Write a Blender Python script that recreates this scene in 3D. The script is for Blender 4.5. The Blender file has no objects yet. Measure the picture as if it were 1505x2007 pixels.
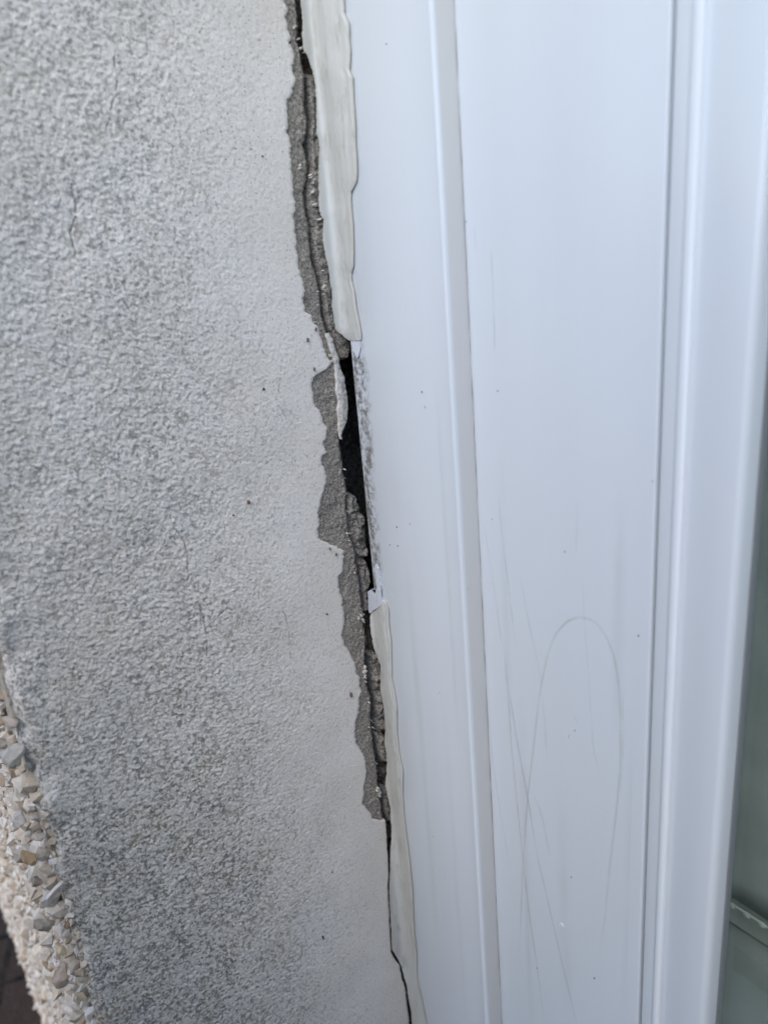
import bpy, bmesh, math, random
import numpy as np
rad = math.radians
S = bpy.context.scene
C = S.collection
random.seed(7); RNG = np.random.default_rng(11)

# ------------------------------------------------------------------ camera
FPX = 1500.0; CXP, CYP = 752.5, 1003.5            # focal length and centre of the 1505 x 2007 photograph
_v = np.array([388., -4369., FPX]); _up = -_v / np.linalg.norm(_v)
_th = rad(35)
_h = np.array([-math.cos(_th), math.sin(_th), 0.]); _rh = np.array([_h[1], -_h[0], 0.]); _Z = np.array([0, 0, 1.])
FW = math.sqrt(1 - _up[2]**2) * _h + _up[2] * _Z
_w = _Z - (_Z @ FW) * FW; _w /= np.linalg.norm(_w)
_s = _up[0] / (_w @ _Z)
RT = math.sqrt(1 - _s * _s) * _rh + _s * _w
UP = np.cross(RT, FW)
XE, YT, YM, YF = .004, -.012, -.003, -.155        # trim edge, trim face, frame face, front of the house wall
def rays(p):
    p = np.atleast_2d(np.asarray(p, float))
    d = (p[:, :1] - CXP) * RT - (p[:, 1:2] - CYP) * UP + FPX * FW
    return d / np.linalg.norm(d, axis=1, keepdims=True)
_d = rays((718, 1003))[0]; _dh = _d[:2] / np.linalg.norm(_d[:2])
CAM = np.array([XE - .30 * _dh[0], YT - .30 * _dh[1], 1.08])
def un(p, ax, val):                               # where the sight line of a photo point meets a real plane
    d = rays(p); t = (val - CAM[ax]) / d[:, ax]
    return CAM + t[:, None] * d
from mathutils import Matrix, Vector
cam = bpy.data.cameras.new('camera'); co = bpy.data.objects.new('camera', cam); C.objects.link(co)
m = Matrix(((RT[0], UP[0], -FW[0], CAM[0]), (RT[1], UP[1], -FW[1], CAM[1]), (RT[2], UP[2], -FW[2], CAM[2]), (0, 0, 0, 1)))
co.matrix_world = m
cam.sensor_fit = 'HORIZONTAL'; cam.sensor_width = 36; cam.lens = 36 * FPX / 1505
cam.clip_start = .01; cam.clip_end = 400
cam.dof.use_dof = True
cam.dof.focus_distance = float((un((690, 1100), 0, 0.)[0] - CAM) @ FW)
cam.dof.aperture_fstop = 15
S.camera = co
S.render.resolution_x = 767; S.render.resolution_y = 1024

# ------------------------------------------------------------------ light
W = bpy.data.worlds.new("World"); S.world = W; W.use_nodes = True
nt = W.node_tree; bg = nt.nodes['Background']
sky = nt.nodes.new('ShaderNodeTexSky'); sky.sky_type = 'NISHITA'; sky.sun_disc = False
SUN_EL, SUN_AZ = 48, 150                          # azimuth clockwise from +Y
sky.sun_elevation = rad(SUN_EL); sky.sun_rotation = rad(SUN_AZ)
sky.dust_density = 1.2; sky.air_density = 1.0; sky.ozone_density = 1.0
nt.links.new(sky.outputs[0], bg.inputs[0]); bg.inputs[1].default_value = .14
sl = bpy.data.lights.new('sun', 'SUN'); sl.energy = .5; sl.angle = rad(30); sl.color = (1, .96, .91)
so = bpy.data.objects.new('sun', sl); C.objects.link(so)
sd = Vector((math.sin(rad(SUN_AZ)) * math.cos(rad(SUN_EL)), math.cos(rad(SUN_AZ)) * math.cos(rad(SUN_EL)), math.sin(rad(SUN_EL))))
so.rotation_euler = sd.to_track_quat('Z', 'Y').to_euler()
S.view_settings.view_transform = 'Standard'; S.view_settings.look = 'None'
S.view_settings.exposure = 1.08; S.view_settings.gamma = 1

# ------------------------------------------------------------------ noise
_perm = np.random.default_rng(3).permutation(512).astype(np.int64)
_perm = np.concatenate([_perm, _perm, _perm])
_ga = np.random.default_rng(5).uniform(0, 2 * np.pi, 512); _gx, _gy = np.cos(_ga), np.sin(_ga)
def perlin(x, y, seed=0):
    x = x + seed * 17.31; y = y + seed * 9.73
    xi = np.floor(x).astype(np.int64); yi = np.floor(y).astype(np.int64)
    fx = x - xi; fy = y - yi
    def g(ix, iy, dx, dy):
        k = _perm[_perm[ix & 511] + (iy & 511)]
        return _gx[k] * dx + _gy[k] * dy
    u = fx * fx * fx * (fx * (fx * 6 - 15) + 10); v = fy * fy * fy * (fy * (fy * 6 - 15) + 10)
    a = g(xi, yi, fx, fy); b = g(xi + 1, yi, fx - 1, fy); c = g(xi, yi + 1, fx, fy - 1); d = g(xi + 1, yi + 1, fx - 1, fy - 1)
    return 1.5 * ((a * (1 - u) + b * u) * (1 - v) + (c * (1 - u) + d * u) * v)
def fbm(x, y, sc, octv=3, seed=0, gain=.5):
    s = 0; a = 1; t = 0
    for i in range(octv):
        s = s + a * perlin(x / sc * 2**i, y / sc * 2**i, seed + i); t += a; a *= gain
    return s / t
def worley(x, y, sc, seed=0):                      # grains: distance to the nearest jittered point, and a random value of that grain
    x = x / sc + seed * 7.13; y = y / sc + seed * 3.71
    xi = np.floor(x).astype(np.int64); yi = np.floor(y).astype(np.int64); best = np.full(x.shape, 9.); val = np.zeros(x.shape)
    for dx in (-1, 0, 1):
        for dy in (-1, 0, 1):
            k = _perm[_perm[(xi + dx) & 511] + ((yi + dy) & 511)]
            px = xi + dx + .5 + .45 * _gx[k]; py = yi + dy + .5 + .45 * _gy[k]
            d = np.hypot(x - px, y - py); m_ = d < best
            best = np.where(m_, d, best); val = np.where(m_, (k % 97) / 97., val)
    return best, val
def n1(t, sc, seed=0, octv=3): return fbm(np.asarray(t, float), np.zeros_like(np.asarray(t, float)) + .37, sc, octv, seed)
def sstep(a, b, x):
    t = np.clip((x - a) / (b - a), 0, 1); return t * t * (3 - 2 * t)

# ------------------------------------------------------------------ materials
class Mat:
    def __init__(s, name, col=(.5, .5, .5), rough=.6, spec=.5):
        s.m = bpy.data.materials.new(name); s.m.use_nodes = True
        s.t = s.m.node_tree; s.n = s.t.nodes; s.l = s.t.links; s.b = s.n['Principled BSDF']
        s.b.inputs['Base Color'].default_value = (*col, 1); s.b.inputs['Roughness'].default_value = rough
        s.b.inputs['Specular IOR Level'].default_value = spec
        s.tc = s.n.new('ShaderNodeTexCoord').outputs['Object']
    def noise(s, scale, detail=3, rough=.55, vec=None):
        k = s.n.new('ShaderNodeTexNoise'); k.inputs['Scale'].default_value = scale
        k.inputs['Detail'].default_value = detail; k.inputs['Roughness'].default_value = rough
        s.l.new(vec or s.tc, k.inputs['Vector']); return k.outputs['Fac']
    def stretch(s, v):
        k = s.n.new('ShaderNodeMapping'); k.inputs['Scale'].default_value = v; s.l.new(s.tc, k.inputs['Vector']); return k.outputs[0]
    def voro(s, scale, out='Distance', feature='F1', vec=None):
        k = s.n.new('ShaderNodeTexVoronoi'); k.feature = feature; k.inputs['Scale'].default_value = scale
        s.l.new(vec or s.tc, k.inputs['Vector']); return k.outputs[out]
    def attr(s, name):
        k = s.n.new('ShaderNodeAttribute'); k.attribute_name = name; return k.outputs['Fac']
    def ramp(s, f, stops):
        k = s.n.new('ShaderNodeValToRGB'); e = k.color_ramp.elements
        while len(e) < len(stops): e.new(.5)
        for q, (p, c) in zip(e, stops):
            q.position = p; q.color = (*(c if isinstance(c, tuple) else (c, c, c)), 1)
        s.l.new(f, k.inputs[0]); return k.outputs[0]
    def mix(s, f, a, b, mode='MIX'):
        k = s.n.new('ShaderNodeMix'); k.data_type = 'RGBA'; k.blend_type = mode
        for sock, v in ((k.inputs[0], f), (k.inputs[6], a), (k.inputs[7], b)):
            if isinstance(v, (int, float)): sock.default_value = v
            elif isinstance(v, tuple): sock.default_value = (*v, 1)
            else: s.l.new(v, sock)
        return k.outputs[2]
    def math(s, op, a, b=0.):
        k = s.n.new('ShaderNodeMath'); k.operation = op
        for sock, v in zip(k.inputs, (a, b)):
            if isinstance(v, (int, float)): sock.default_value = v
            else: s.l.new(v, sock)
        return k.outputs[0]
    def color(s, c): s.l.new(c, s.b.inputs['Base Color']); return s
    def bump(s, f, dist, strength=1.0):
        k = s.n.new('ShaderNodeBump'); k.inputs['Distance'].default_value = dist; k.inputs['Strength'].default_value = strength
        s.l.new(f, k.inputs['Height']); s.l.new(k.outputs[0], s.b.inputs['Normal']); return s

def m_paint(name='masonry_paint', warm=0.):
    M = Mat(name, rough=.95, spec=.12)
    h = M.attr('h'); d = M.attr('dirt')
    big = M.noise(28, 4, .6); mid = M.noise(520, 3, .65); fine = M.noise(1500, 3, .7); blot = M.noise(110, 4, .6)
    clean = M.mix(M.ramp(big, [(.35, 0.), (.65, 1.)]), (.70 + warm, .665 + warm, .605), (.76 + warm, .735 + warm, .69))
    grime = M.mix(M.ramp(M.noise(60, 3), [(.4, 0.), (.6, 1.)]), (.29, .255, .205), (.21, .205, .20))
    # dirt sits in the pits of the coating: h is the relief height, d how strongly the area is darkened
    def cell(sc):
        k = M.n.new('ShaderNodeSeparateColor'); M.l.new(M.voro(sc, 'Color'), k.inputs[0]); return k.outputs[0]
    f = M.math('ADD', M.math('MULTIPLY', M.math('SUBTRACT', .50, h), 1.5), M.math('MULTIPLY', M.math('SUBTRACT', mid, .5), 1.8))
    f = M.math('ADD', f, M.math('MULTIPLY', M.math('SUBTRACT', fine, .5), 1.6))
    f = M.math('ADD', f, M.math('MULTIPLY', M.math('SUBTRACT', cell(1150), .5), .75))
    f = M.math('ADD', f, M.math('MULTIPLY', M.math('SUBTRACT', cell(560), .5), .40))
    f = M.math('ADD', f, M.math('MULTIPLY', M.math('SUBTRACT', blot, .5), .8))
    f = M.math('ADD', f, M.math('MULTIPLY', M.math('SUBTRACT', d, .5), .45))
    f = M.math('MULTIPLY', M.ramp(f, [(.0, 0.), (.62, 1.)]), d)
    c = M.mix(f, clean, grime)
    grit = M.ramp(M.noise(2300, 2, .7), [(.50, 0.), (.66, 1.)])
    c = M.mix(M.math('MULTIPLY', grit, M.math('ADD', .24, M.math('MULTIPLY', d, .30))), c, (.30, .285, .26))
    lite = M.ramp(M.noise(1900, 2, .7, M.stretch((1.1, .9, 1.05))), [(.58, 0.), (.70, 1.)])
    c = M.mix(M.math('MULTIPLY', lite, .45), c, (.82, .81, .78))
    pores = M.ramp(M.noise(1300, 1, .5), [(.67, 0.), (.72, 1.)])
    c = M.mix(M.math('MULTIPLY', pores, .7), c, (.12, .115, .105))
    ck = M.attr('crack')
    c = M.mix(M.math('MULTIPLY', ck, .42), c, (.10, .10, .105))
    M.color(c)
    M.bump(M.noise(2600, 1, .5), .00010, .5)
    return M.m
def m_mortar(name, a, b, sc=500, k=.0003):
    M = Mat(name, rough=.95, spec=.1)
    c = M.mix(M.ramp(M.noise(sc * .12, 4, .65), [(.35, 0.), (.65, 1.)]), a, b)
    sp = M.ramp(M.noise(sc * 3, 2, .6), [(.36, .52), (.5, 1.), (.66, 1.4)])
    c = M.mix(1., c, sp, 'MULTIPLY')
    M.color(c)
    M.bump(M.math('ADD', M.noise(sc * 3.2, 3, .7), M.noise(sc, 2)), k, 1.)
    return M.m
MP = m_paint(); MPW = m_paint('cream_arris_paint', .0)
MM = m_mortar('bare_mortar', (.31, .285, .25), (.26, .242, .215))
MB = m_mortar('brown_mortar', (.25, .21, .175), (.29, .26, .225), 420, .0005)
MG = m_mortar('grey_mortar', (.29, .27, .24), (.36, .34, .31), 420, .0005)
def m_plastic(name='white_plastic', base=(.69, .735, .775), rough=.20):
    M = Mat(name, base, rough, .5)
    st = M.noise(9, 5, .6, M.stretch((6, 6, .6)))
    v = M.mix(M.ramp(st, [(.42, 0.), (.75, 1.)]), base, tuple(q * .975 for q in base))
    sp = M.ramp(M.voro(120), [(.018, 1.), (.03, 0.)])
    M.color(M.mix(M.math('MULTIPLY', sp, .0), v, (.1, .1, .1)))
    rr = M.ramp(M.noise(14, 4, .6, M.stretch((3, 3, 1))), [(.3, rough * .85), (.7, rough * 1.3)])
    M.l.new(rr, M.b.inputs['Roughness'])
    M.bump(M.noise(35, 3, .5, M.stretch((1, 1, .35))), .00025, .35)
    return M.m
MU = m_plastic(); MU2 = m_plastic('cream_grey_plastic_edge', (.66, .665, .65), .45)
def m_sealant():
    M = Mat('cream_sealant', (.6, .59, .52), .42, .45)
    s_ = M.noise(30, 4, .6, M.stretch((4, 4, .5)))
    c = M.mix(M.ramp(s_, [(.35, 0.), (.7, 1.)]), (.63, .645, .62), (.55, .545, .50))
    gr = M.ramp(M.noise(150, 5, .7, M.stretch((2, 2, .6))), [(.52, 0.), (.72, 1.)])
    c = M.mix(M.math('MULTIPLY', gr, .75), c, (.42, .39, .33))
    e = M.attr('edge')
    c = M.mix(M.math('MULTIPLY', e, .55), c, (.44, .39, .30))
    M.color(c); M.bump(M.noise(160, 3, .6, M.stretch((1, 1, .4))), .0004, .5)
    M.b.inputs['Subsurface Weight'].default_value = .0
    return M.m
MS = m_sealant()
MR = Mat('white_residue', (.66, .70, .76), .5); MR.bump(MR.noise(900, 3, .6), .0004, .8); MR = MR.m
MF = Mat('paint_flake', (.62, .60, .54), .8); MF = MF.m
MK = Mat('dark_rubber', (.20, .22, .23), .6).m
MDK = Mat('dark_cavity', (.03, .028, .026), .95, .1).m

# ------------------------------------------------------------------ object helpers
def link(name, me, mat, parent=None, **props):
    o = bpy.data.objects.new(name, me); C.objects.link(o)
    if mat is not None and not me.materials: me.materials.append(mat)
    if parent: o.parent = parent
    for k, v in props.items(): o[k] = v
    return o
def empty(name, label, cat, loc=(0, 0, 0), **props):
    o = bpy.data.objects.new(name, None); C.objects.link(o); o['label'] = label; o['category'] = cat; o.empty_display_size = .02
    for k, v in props.items(): o[k] = v
    return o
def mesh(name, v, f, smooth=True, attrs=None, sharp=None):
    v = np.asarray(v, np.float32); me = bpy.data.meshes.new(name)
    if isinstance(f, np.ndarray):
        k = f.shape[1]
        me.vertices.add(len(v)); me.vertices.foreach_set('co', v.ravel())
        me.loops.add(f.size); me.loops.foreach_set('vertex_index', f.ravel().astype(np.int32))
        me.polygons.add(len(f)); me.polygons.foreach_set('loop_start', (np.arange(len(f)) * k).astype(np.int32))
        me.update(calc_edges=True)
    else:
        me.from_pydata(v.tolist(), [], f)
    me.validate(); me.polygons.foreach_set('use_smooth', [smooth] * len(me.polygons))
    if sharp is not None: me.set_sharp_from_angle(angle=rad(sharp))
    for k, a in (attrs or {}).items():
        at = me.attributes.new(k, 'FLOAT', 'POINT'); at.data.foreach_set('value', np.asarray(a, np.float32).ravel())
    me.update(); return me
def grid_faces(nr, nc, flip=False):
    i = np.arange(nr - 1)[:, None] * nc + np.arange(nc - 1)[None, :]
    q = np.stack([i, i + 1, i + nc + 1, i + nc], -1).reshape(-1, 4)
    return q[:, ::-1].copy() if flip else q
def boxes(name, bs):
    v = []; f = []
    for (x0, y0, z0, x1, y1, z1) in bs:
        n = len(v); v += [(x, y, z) for x in (x0, x1) for y in (y0, y1) for z in (z0, z1)]
        f += [tuple(n + i for i in q) for q in ((0, 1, 3, 2), (4, 6, 7, 5), (0, 4, 5, 1), (2, 3, 7, 6), (0, 2, 6, 4), (1, 5, 7, 3))]
    return mesh(name, v, f, smooth=False)
def jag(poly, step, amp, seed=0):                 # subdivide a closed outline and roughen it
    p = np.asarray(poly, float); out = []
    for i in range(len(p)):
        a, b = p[i], p[(i + 1) % len(p)]; n = max(1, int(np.linalg.norm(b - a) / step))
        for k in range(n): out.append(a + (b - a) * k / n)
    out = np.array(out); t = np.arange(len(out)) * .9
    return out + amp * np.stack([n1(t, 2.3, seed), n1(t, 2.3, seed + 5)], 1)
def plate(name, poly, ax, val, thick, mat, parent=None, step=2., amp=1.5, seed=0, **props):
    pts = un(jag(poly, step, amp, seed), ax, val)
    bm = bmesh.new(); n = np.zeros(3); n[ax] = thick
    top = [bm.verts.new(q + n) for q in pts]; bot = [bm.verts.new(q) for q in pts]
    for i in range(len(pts)):
        j = (i + 1) % len(pts); bm.faces.new((top[i], top[j], bot[j], bot[i]))
    bm.faces.new(top); bmesh.ops.triangulate(bm, faces=[bm.faces[-1]]) if False else None
    bmesh.ops.triangulate(bm, faces=[f for f in bm.faces if len(f.verts) > 4])
    bmesh.ops.recalc_face_normals(bm, faces=bm.faces)
    me = bpy.data.meshes.new(name); bm.to_mesh(me); bm.free()
    return link(name, me, mat, parent, **props)

# ------------------------------------------------------------------ outlines traced from the photograph (photo pixels, put on real planes below)
A_ = [(553, -60), (557.5, 0), (564.5, 17), (560, 33), (565, 45), (565, 56), (572, 70), (570.5, 82), (575, 101), (576, 113), (573, 136), (581, 157), (575, 171), (570, 188), (563, 194), (565, 206), (564, 225), (567, 244), (563, 256), (569, 272), (571.5, 288), (569, 300), (572, 314), (571, 331), (575, 349), (575, 364), (577, 385), (580, 411), (578, 423), (578, 455), (582, 469), (582, 489), (585, 510), (589, 533), (595, 550), (599, 570), (594, 584), (597, 594), (601, 612), (612, 618.5), (615, 632), (622, 638), (625, 646), (629, 660), (635, 680), (643, 699), (650, 713), (640, 723), (621, 734), (614, 741), (612, 755), (614, 772), (617, 789), (618, 798), (627, 803), (633, 819), (637, 831), (642, 840), (642, 859), (633, 866), (638, 882), (641, 887), (631, 894), (631, 911), (637, 917), (642, 936), (638, 955), (631, 978), (627, 999), (624, 1013), (627, 1025), (624, 1037), (625, 1055), (635, 1060), (649, 1068), (663, 1073), (675, 1081), (675, 1098), (672, 1110), (673, 1121), (665, 1128), (665, 1142), (667, 1159), (672, 1175), (671, 1189), (675, 1203), (675, 1220), (672, 1246), (677, 1264), (687, 1283), (697, 1299), (699, 1320), (707, 1328), (705, 1344), (710, 1355), (705, 1369), (704, 1398), (698, 1416), (697, 1438), (699, 1459), (709, 1475), (716, 1487), (718, 1505), (719, 1522), (714, 1543), (714, 1557), (711, 1576), (721, 1590), (728, 1597), (731, 1607), (742, 1609), (751, 1612)]
B_ = [(582, -60), (587, 0), (589, 17), (592, 31), (591, 45), (589, 73), (595, 101), (597.6, 118), (604, 145), (602, 157), (603, 183), (603, 209), (608, 230), (608, 248), (604, 267), (599, 282), (603, 296), (608, 314), (608, 335), (605, 347), (601, 364), (601, 385), (604, 409), (608, 428), (612, 444), (610, 465), (613, 482), (616, 510), (622, 528), (628, 550), (633, 577), (634, 611), (639.5, 632), (646.5, 653), (655, 674), (663, 699), (666, 714), (670, 728), (676, 741), (677, 755), (680, 772), (683, 798), (680, 828), (673, 843), (670, 856), (671.6, 875), (674, 894), (677, 908), (679, 932), (683, 950), (685, 965), (684, 999), (687, 1028), (690, 1049), (698, 1065), (700, 1075), (704, 1089), (701, 1103), (708, 1116), (706, 1126), (710, 1138), (711, 1159), (713, 1173), (715, 1194), (719, 1211), (718, 1229), (722, 1253), (720.4, 1281), (719, 1299), (720, 1311), (723, 1337), (726, 1355), (731, 1368), (731.6, 1407), (731.6, 1430), (735, 1445), (737, 1470), (740, 1490), (744, 1511), (744.7, 1538), (748, 1555), (750, 1572), (753, 1597), (758, 1618), (759.5, 1664), (762, 1698), (763, 1714), (761, 1743), (763.5, 1778), (765.5, 1823), (768, 1869), (776, 1885), (784, 1894), (788, 1919), (795, 1937), (797, 1960), (801, 1990), (803, 2010), (812, 2090)]
CU = [(585, -60), (589, 0), (592.5, 30), (592.5, 57), (592, 70), (595.6, 99), (602, 108), (611.6, 136), (617, 157), (619.4, 183), (620, 209), (620, 244), (620, 260), (624, 275), (626, 293), (624.7, 314), (624, 349), (624.7, 364), (624.7, 393), (627, 420), (634, 430), (633.4, 447), (632.5, 472), (638, 500), (643, 524), (647, 552), (651, 575), (650, 594), (653.4, 620), (657, 644), (663, 652), (668, 655), (676, 662), (683, 667), (697, 669.5)]
DU = [(673, -60), (674.4, 0), (676, 24), (685, 45), (685, 70), (687.4, 97), (685.7, 136), (692, 152), (693.5, 192), (697, 244), (697, 279), (699.6, 305), (700.5, 340), (699, 353), (693.5, 366), (688, 376), (689, 402), (692, 437), (693.5, 472), (693.5, 498), (692.7, 521), (689, 535), (690, 550), (695, 571), (699, 603), (704, 629), (708, 652), (707.5, 665.6), (700, 669.5)]
CL = [(748, 1178), (739, 1181), (734, 1185), (728, 1198), (725.6, 1208), (724.8, 1225), (728, 1246), (732.6, 1272), (740, 1290), (744.7, 1302), (745.5, 1334), (744.7, 1354), (751, 1382), (754, 1412), (755, 1436), (753, 1454), (755, 1470), (758, 1494), (757, 1520), (755, 1539), (759.5, 1560), (765, 1584), (766, 1614), (767.5, 1630), (764.5, 1680), (764, 1714), (762.5, 1743), (764.8, 1789), (767, 1834), (769, 1864), (779, 1880), (786, 1894), (791, 1914), (798, 1935), (801, 1960), (806, 1989), (808, 2010), (817, 2090)]
DL = [(752, 1178), (757, 1181), (761.4, 1194), (763, 1229), (766.6, 1255), (767.5, 1299), (768, 1328), (773.4, 1354), (778, 1386), (778, 1433), (782, 1473), (790, 1511), (789, 1555), (792, 1599), (797, 1641), (803, 1687), (808.5, 1743), (811, 1812), (816.5, 1869), (817.6, 1919), (826.7, 1960), (832, 1987), (836, 2007), (846, 2090)]
def yz(poly, x):
    q = un(poly, 0, x); o = np.argsort(q[:, 2]); return q[o, 2], q[o, 1]

ZLO, ZHI = .613, 1.86                             # window opening
WW = 1.30                                         # its width

# ------------------------------------------------------------------ the house wall
wall = empty('house_wall', 'pale rough rendered house wall with a cracked, flaking edge beside the white window frame', 'wall')
az, ay = yz(A_, 0.); bz, by = yz(B_, 0.)
zA = float(un((751, 1610), 0, 0.)[0][2])
def Bf(z): return np.interp(z, bz, by, left=by[0], right=by[-1])
def jitter(z, s): return .00035 * n1(z, .004, s, 4) + .0003 * n1(z, .0014, s + 9, 3)
def Af(z):
    a = np.interp(z, az, ay, left=ay[0], right=ay[-1]) + 2.2 * jitter(z, 3)
    b = Bf(z) + jitter(z, 1)
    return np.where(z < zA, b, np.minimum(a, b - .0003))
DZ = .00032
z0, z1 = .655, 1.185
rows = np.concatenate([np.arange(ZLO - .02, z0, .004), np.arange(z0, z1, DZ), np.arange(z1, ZHI + .02, .004)])
RC = .004                                         # rounded arris at the front corner
NW, NR, NCm = 14, 18, 450
def relief(y, z):
    wy, wz = y + z * .35, z
    d1, v1 = worley(wy, wz, .00095, 1); d2, v2 = worley(wy, wz, .0017, 3)
    c = fbm(y, z, .012, 2, 7); b = fbm(y, z, .0012, 2, 4)
    g1 = (v1 - .35) * (1 - np.clip(d1, 0, 1)**2); g2 = (v2 - .45) * (1 - np.clip(d2, 0, 1)**2)
    far = sstep(-.03, -.11, y)
    return .85 * g1 + (.45 + .4 * far) * g2 + .25 * c + .35 * b
end = Af(rows)
Y = np.zeros((len(rows), NW + NR + NCm)); X = np.zeros_like(Y); NXn = np.zeros_like(Y); NYn = np.zeros_like(Y)
k = np.linspace(0, 1, NW, endpoint=False)
X[:, :NW] = -RC - .010 * (1 - k); Y[:, :NW] = YF; NYn[:, :NW] = -1
k = np.linspace(0, np.pi / 2, NR, endpoint=False)
X[:, NW:NW + NR] = -RC + RC * np.sin(k); Y[:, NW:NW + NR] = YF + RC - RC * np.cos(k)
NXn[:, NW:NW + NR] = np.sin(k); NYn[:, NW:NW + NR] = -np.cos(k)
k = np.linspace(0, 1, NCm)[None, :]
Y[:, NW + NR:] = (YF + RC) * (1 - k) + end[:, None] * k; NXn[:, NW + NR:] = 1
Zg = np.repeat(rows[:, None], Y.shape[1], 1)
Sg = Y + np.minimum(X, 0)
H = relief(Sg, Zg)
smooth_end = 1.1 - .80 * sstep(.075, .0, end[:, None] - Y)    # trowelled finer towards the window
amp = .00027 * smooth_end
bow = .0011 * fbm(Sg, Zg, .05, 2, 12) + .0022 * fbm(Sg, Zg, .014, 2, 16) * sstep(-.142, -.152, Y)
ed = sstep(.0012, 0, end[:, None] - Y) * .0004              # paint edge slightly rolled over
disp = amp * H * 1.6 + bow * sstep(0, .02, end[:, None] - Y) - ed
# hair cracks in the coating
cr = np.zeros_like(Y)
def hair(pl, w):
    global cr
    q = un(jag(pl + pl[::-1], 6, 5, 3)[:len(jag(pl + pl[::-1], 6, 5, 3)) // 2], 0, 0.)[:, 1:]
    zmin, zmax = q[:, 1].min() - .004, q[:, 1].max() + .004
    ri = np.where((rows > zmin) & (rows < zmax))[0]
    if not len(ri): return
    yy = Y[ri]; zz = Zg[ri]; d = np.full(yy.shape, 1.)
    for a, b in zip(q[:-1], q[1:]):
        ab = b - a; L = ab @ ab + 1e-12
        t = np.clip(((yy - a[0]) * ab[0] + (zz - a[1]) * ab[1]) / L, 0, 1)
        d = np.minimum(d, np.hypot(yy - a[0] - t * ab[0], zz - a[1] - t * ab[1]))
    brk = np.clip(fbm(yy, zz, .004, 2, 33) * 3 + .75, 0, 1)
    cr[ri] = np.maximum(cr[ri], (1 - sstep(w * .4, w, d)) * brk)
for pl, w in (([(335, 1010), (345, 1040), (362, 1062), (368, 1090), (370, 1120), (368, 1180), (374, 1215)], .00055),
              ([(392, 1180), (404, 1240), (408, 1290)], .0005), ([(455, 1185), (420, 1215), (400, 1235)], .0004),
              ([(538, 1018), (541, 1040)], .0004), ([(540, 1178), (556, 1200), (566, 1235), (570, 1290)], .0004),
              ([(143, 360), (150, 410), (140, 455), (150, 500)], .0008), ([(225, 110), (230, 160), (218, 215), (208, 260)], .0006),
              ([(550, 740), (545, 790), (560, 820)], .0003), ([(508, 672), (524, 700)], .0003), ([(575, 1590), (580, 1640)], .0003), ([(590, 1830), (588, 1900)], .0003)):
    hair(pl, w * .5)
disp = disp - .0005 * cr
X = X + NXn * disp; Y2 = Y + NYn * disp
dirt = .17 + .52 * sstep(-.018, -.09, Y) + .40 * sstep(1.03, .84, Zg) * sstep(-.04, -.13, Y) + .25 * fbm(Sg, Zg, .06, 3, 21)  # darkening mask: grows towards the outer edge, more so low down
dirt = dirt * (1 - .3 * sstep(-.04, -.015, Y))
# last column turned down: the thickness of the coat
Xa = np.concatenate([X, X[:, -1:] - .0016], 1); Ya = np.concatenate([Y2, Y2[:, -1:]], 1); Za = np.concatenate([Zg, Zg[:, -1:]], 1)
cat1 = lambda a: np.concatenate([a, a[:, -1:]], 1)
V_ = np.stack([Xa, Ya, Za], -1).reshape(-1, 3)
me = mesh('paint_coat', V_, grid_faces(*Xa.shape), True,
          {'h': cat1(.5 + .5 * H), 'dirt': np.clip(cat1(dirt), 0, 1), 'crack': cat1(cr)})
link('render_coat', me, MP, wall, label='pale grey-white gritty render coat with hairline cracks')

# bare mortar showing where the coat has flaked off
rz = rows[(rows > zA - .004)]
st = Af(rz) - .003; en = Bf(rz) + jitter(rz, 1)
k = np.linspace(0, 1, 90)[None, :]
Ym = st[:, None] * (1 - k) + en[:, None] * k; Zm = np.repeat(rz[:, None], 90, 1)
Hm = fbm(Ym, Zm, .007, 3, 40) * .0008 + fbm(Ym, Zm, .0016, 3, 44) * .0005
Xm = -.0011 + Hm - .0012 * sstep(.0015, 0, en[:, None] - Ym)
Xm = np.concatenate([Xm, Xm[:, -1:] - .002, np.full((len(rz), 1), -.028)], 1)
Ym = np.concatenate([Ym, en[:, None] - .0003, en[:, None] - .004 + .002 * n1(rz, .01, 8)[:, None]], 1)
Zm = np.concatenate([Zm, rz[:, None], rz[:, None]], 1)
link('exposed_mortar', mesh('exposed_mortar', np.stack([Xm, Ym, Zm], -1).reshape(-1, 3), grid_faces(*Xm.shape)), MM, wall,
     label='bare grey-brown mortar where the coat has flaked off')
# cream strip of coat left on the broken arris
zb = un([(660, 648), (670, 860)], 0, 0.)[:, 2]
AP = [(637, 648), (645, 676), (653, 700), (657.6, 720), (660, 755), (659.4, 768), (664.6, 786), (662, 803), (664.6, 824), (663.7, 842), (667.5, 859)]
pz, py = yz(AP, .0)
rz = np.arange(zb[1], zb[0], DZ); s_ = np.interp(rz, pz, py) + jitter(rz, 14); e_ = np.maximum(Bf(rz) + jitter(rz, 1) + .0002, s_ + .0002)
k = np.linspace(0, 1, 24)[None, :]
Yp = s_[:, None] * (1 - k) + e_[:, None] * k; Zp = np.repeat(rz[:, None], 24, 1)
Hp = fbm(Yp, Zp, .002, 2, 60)
Xp = .0004 + .0003 * Hp - .0008 * k**2
Xp = np.concatenate([Xp[:, :1] - .0015, Xp, Xp[:, -1:] - .0015], 1); Yp = np.concatenate([Yp[:, :1], Yp, Yp[:, -1:]], 1); Zp = np.concatenate([Zp[:, :1], Zp, Zp[:, -1:]], 1)
Hp2 = np.concatenate([Hp[:, :1], Hp, Hp[:, -1:]], 1)
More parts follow.
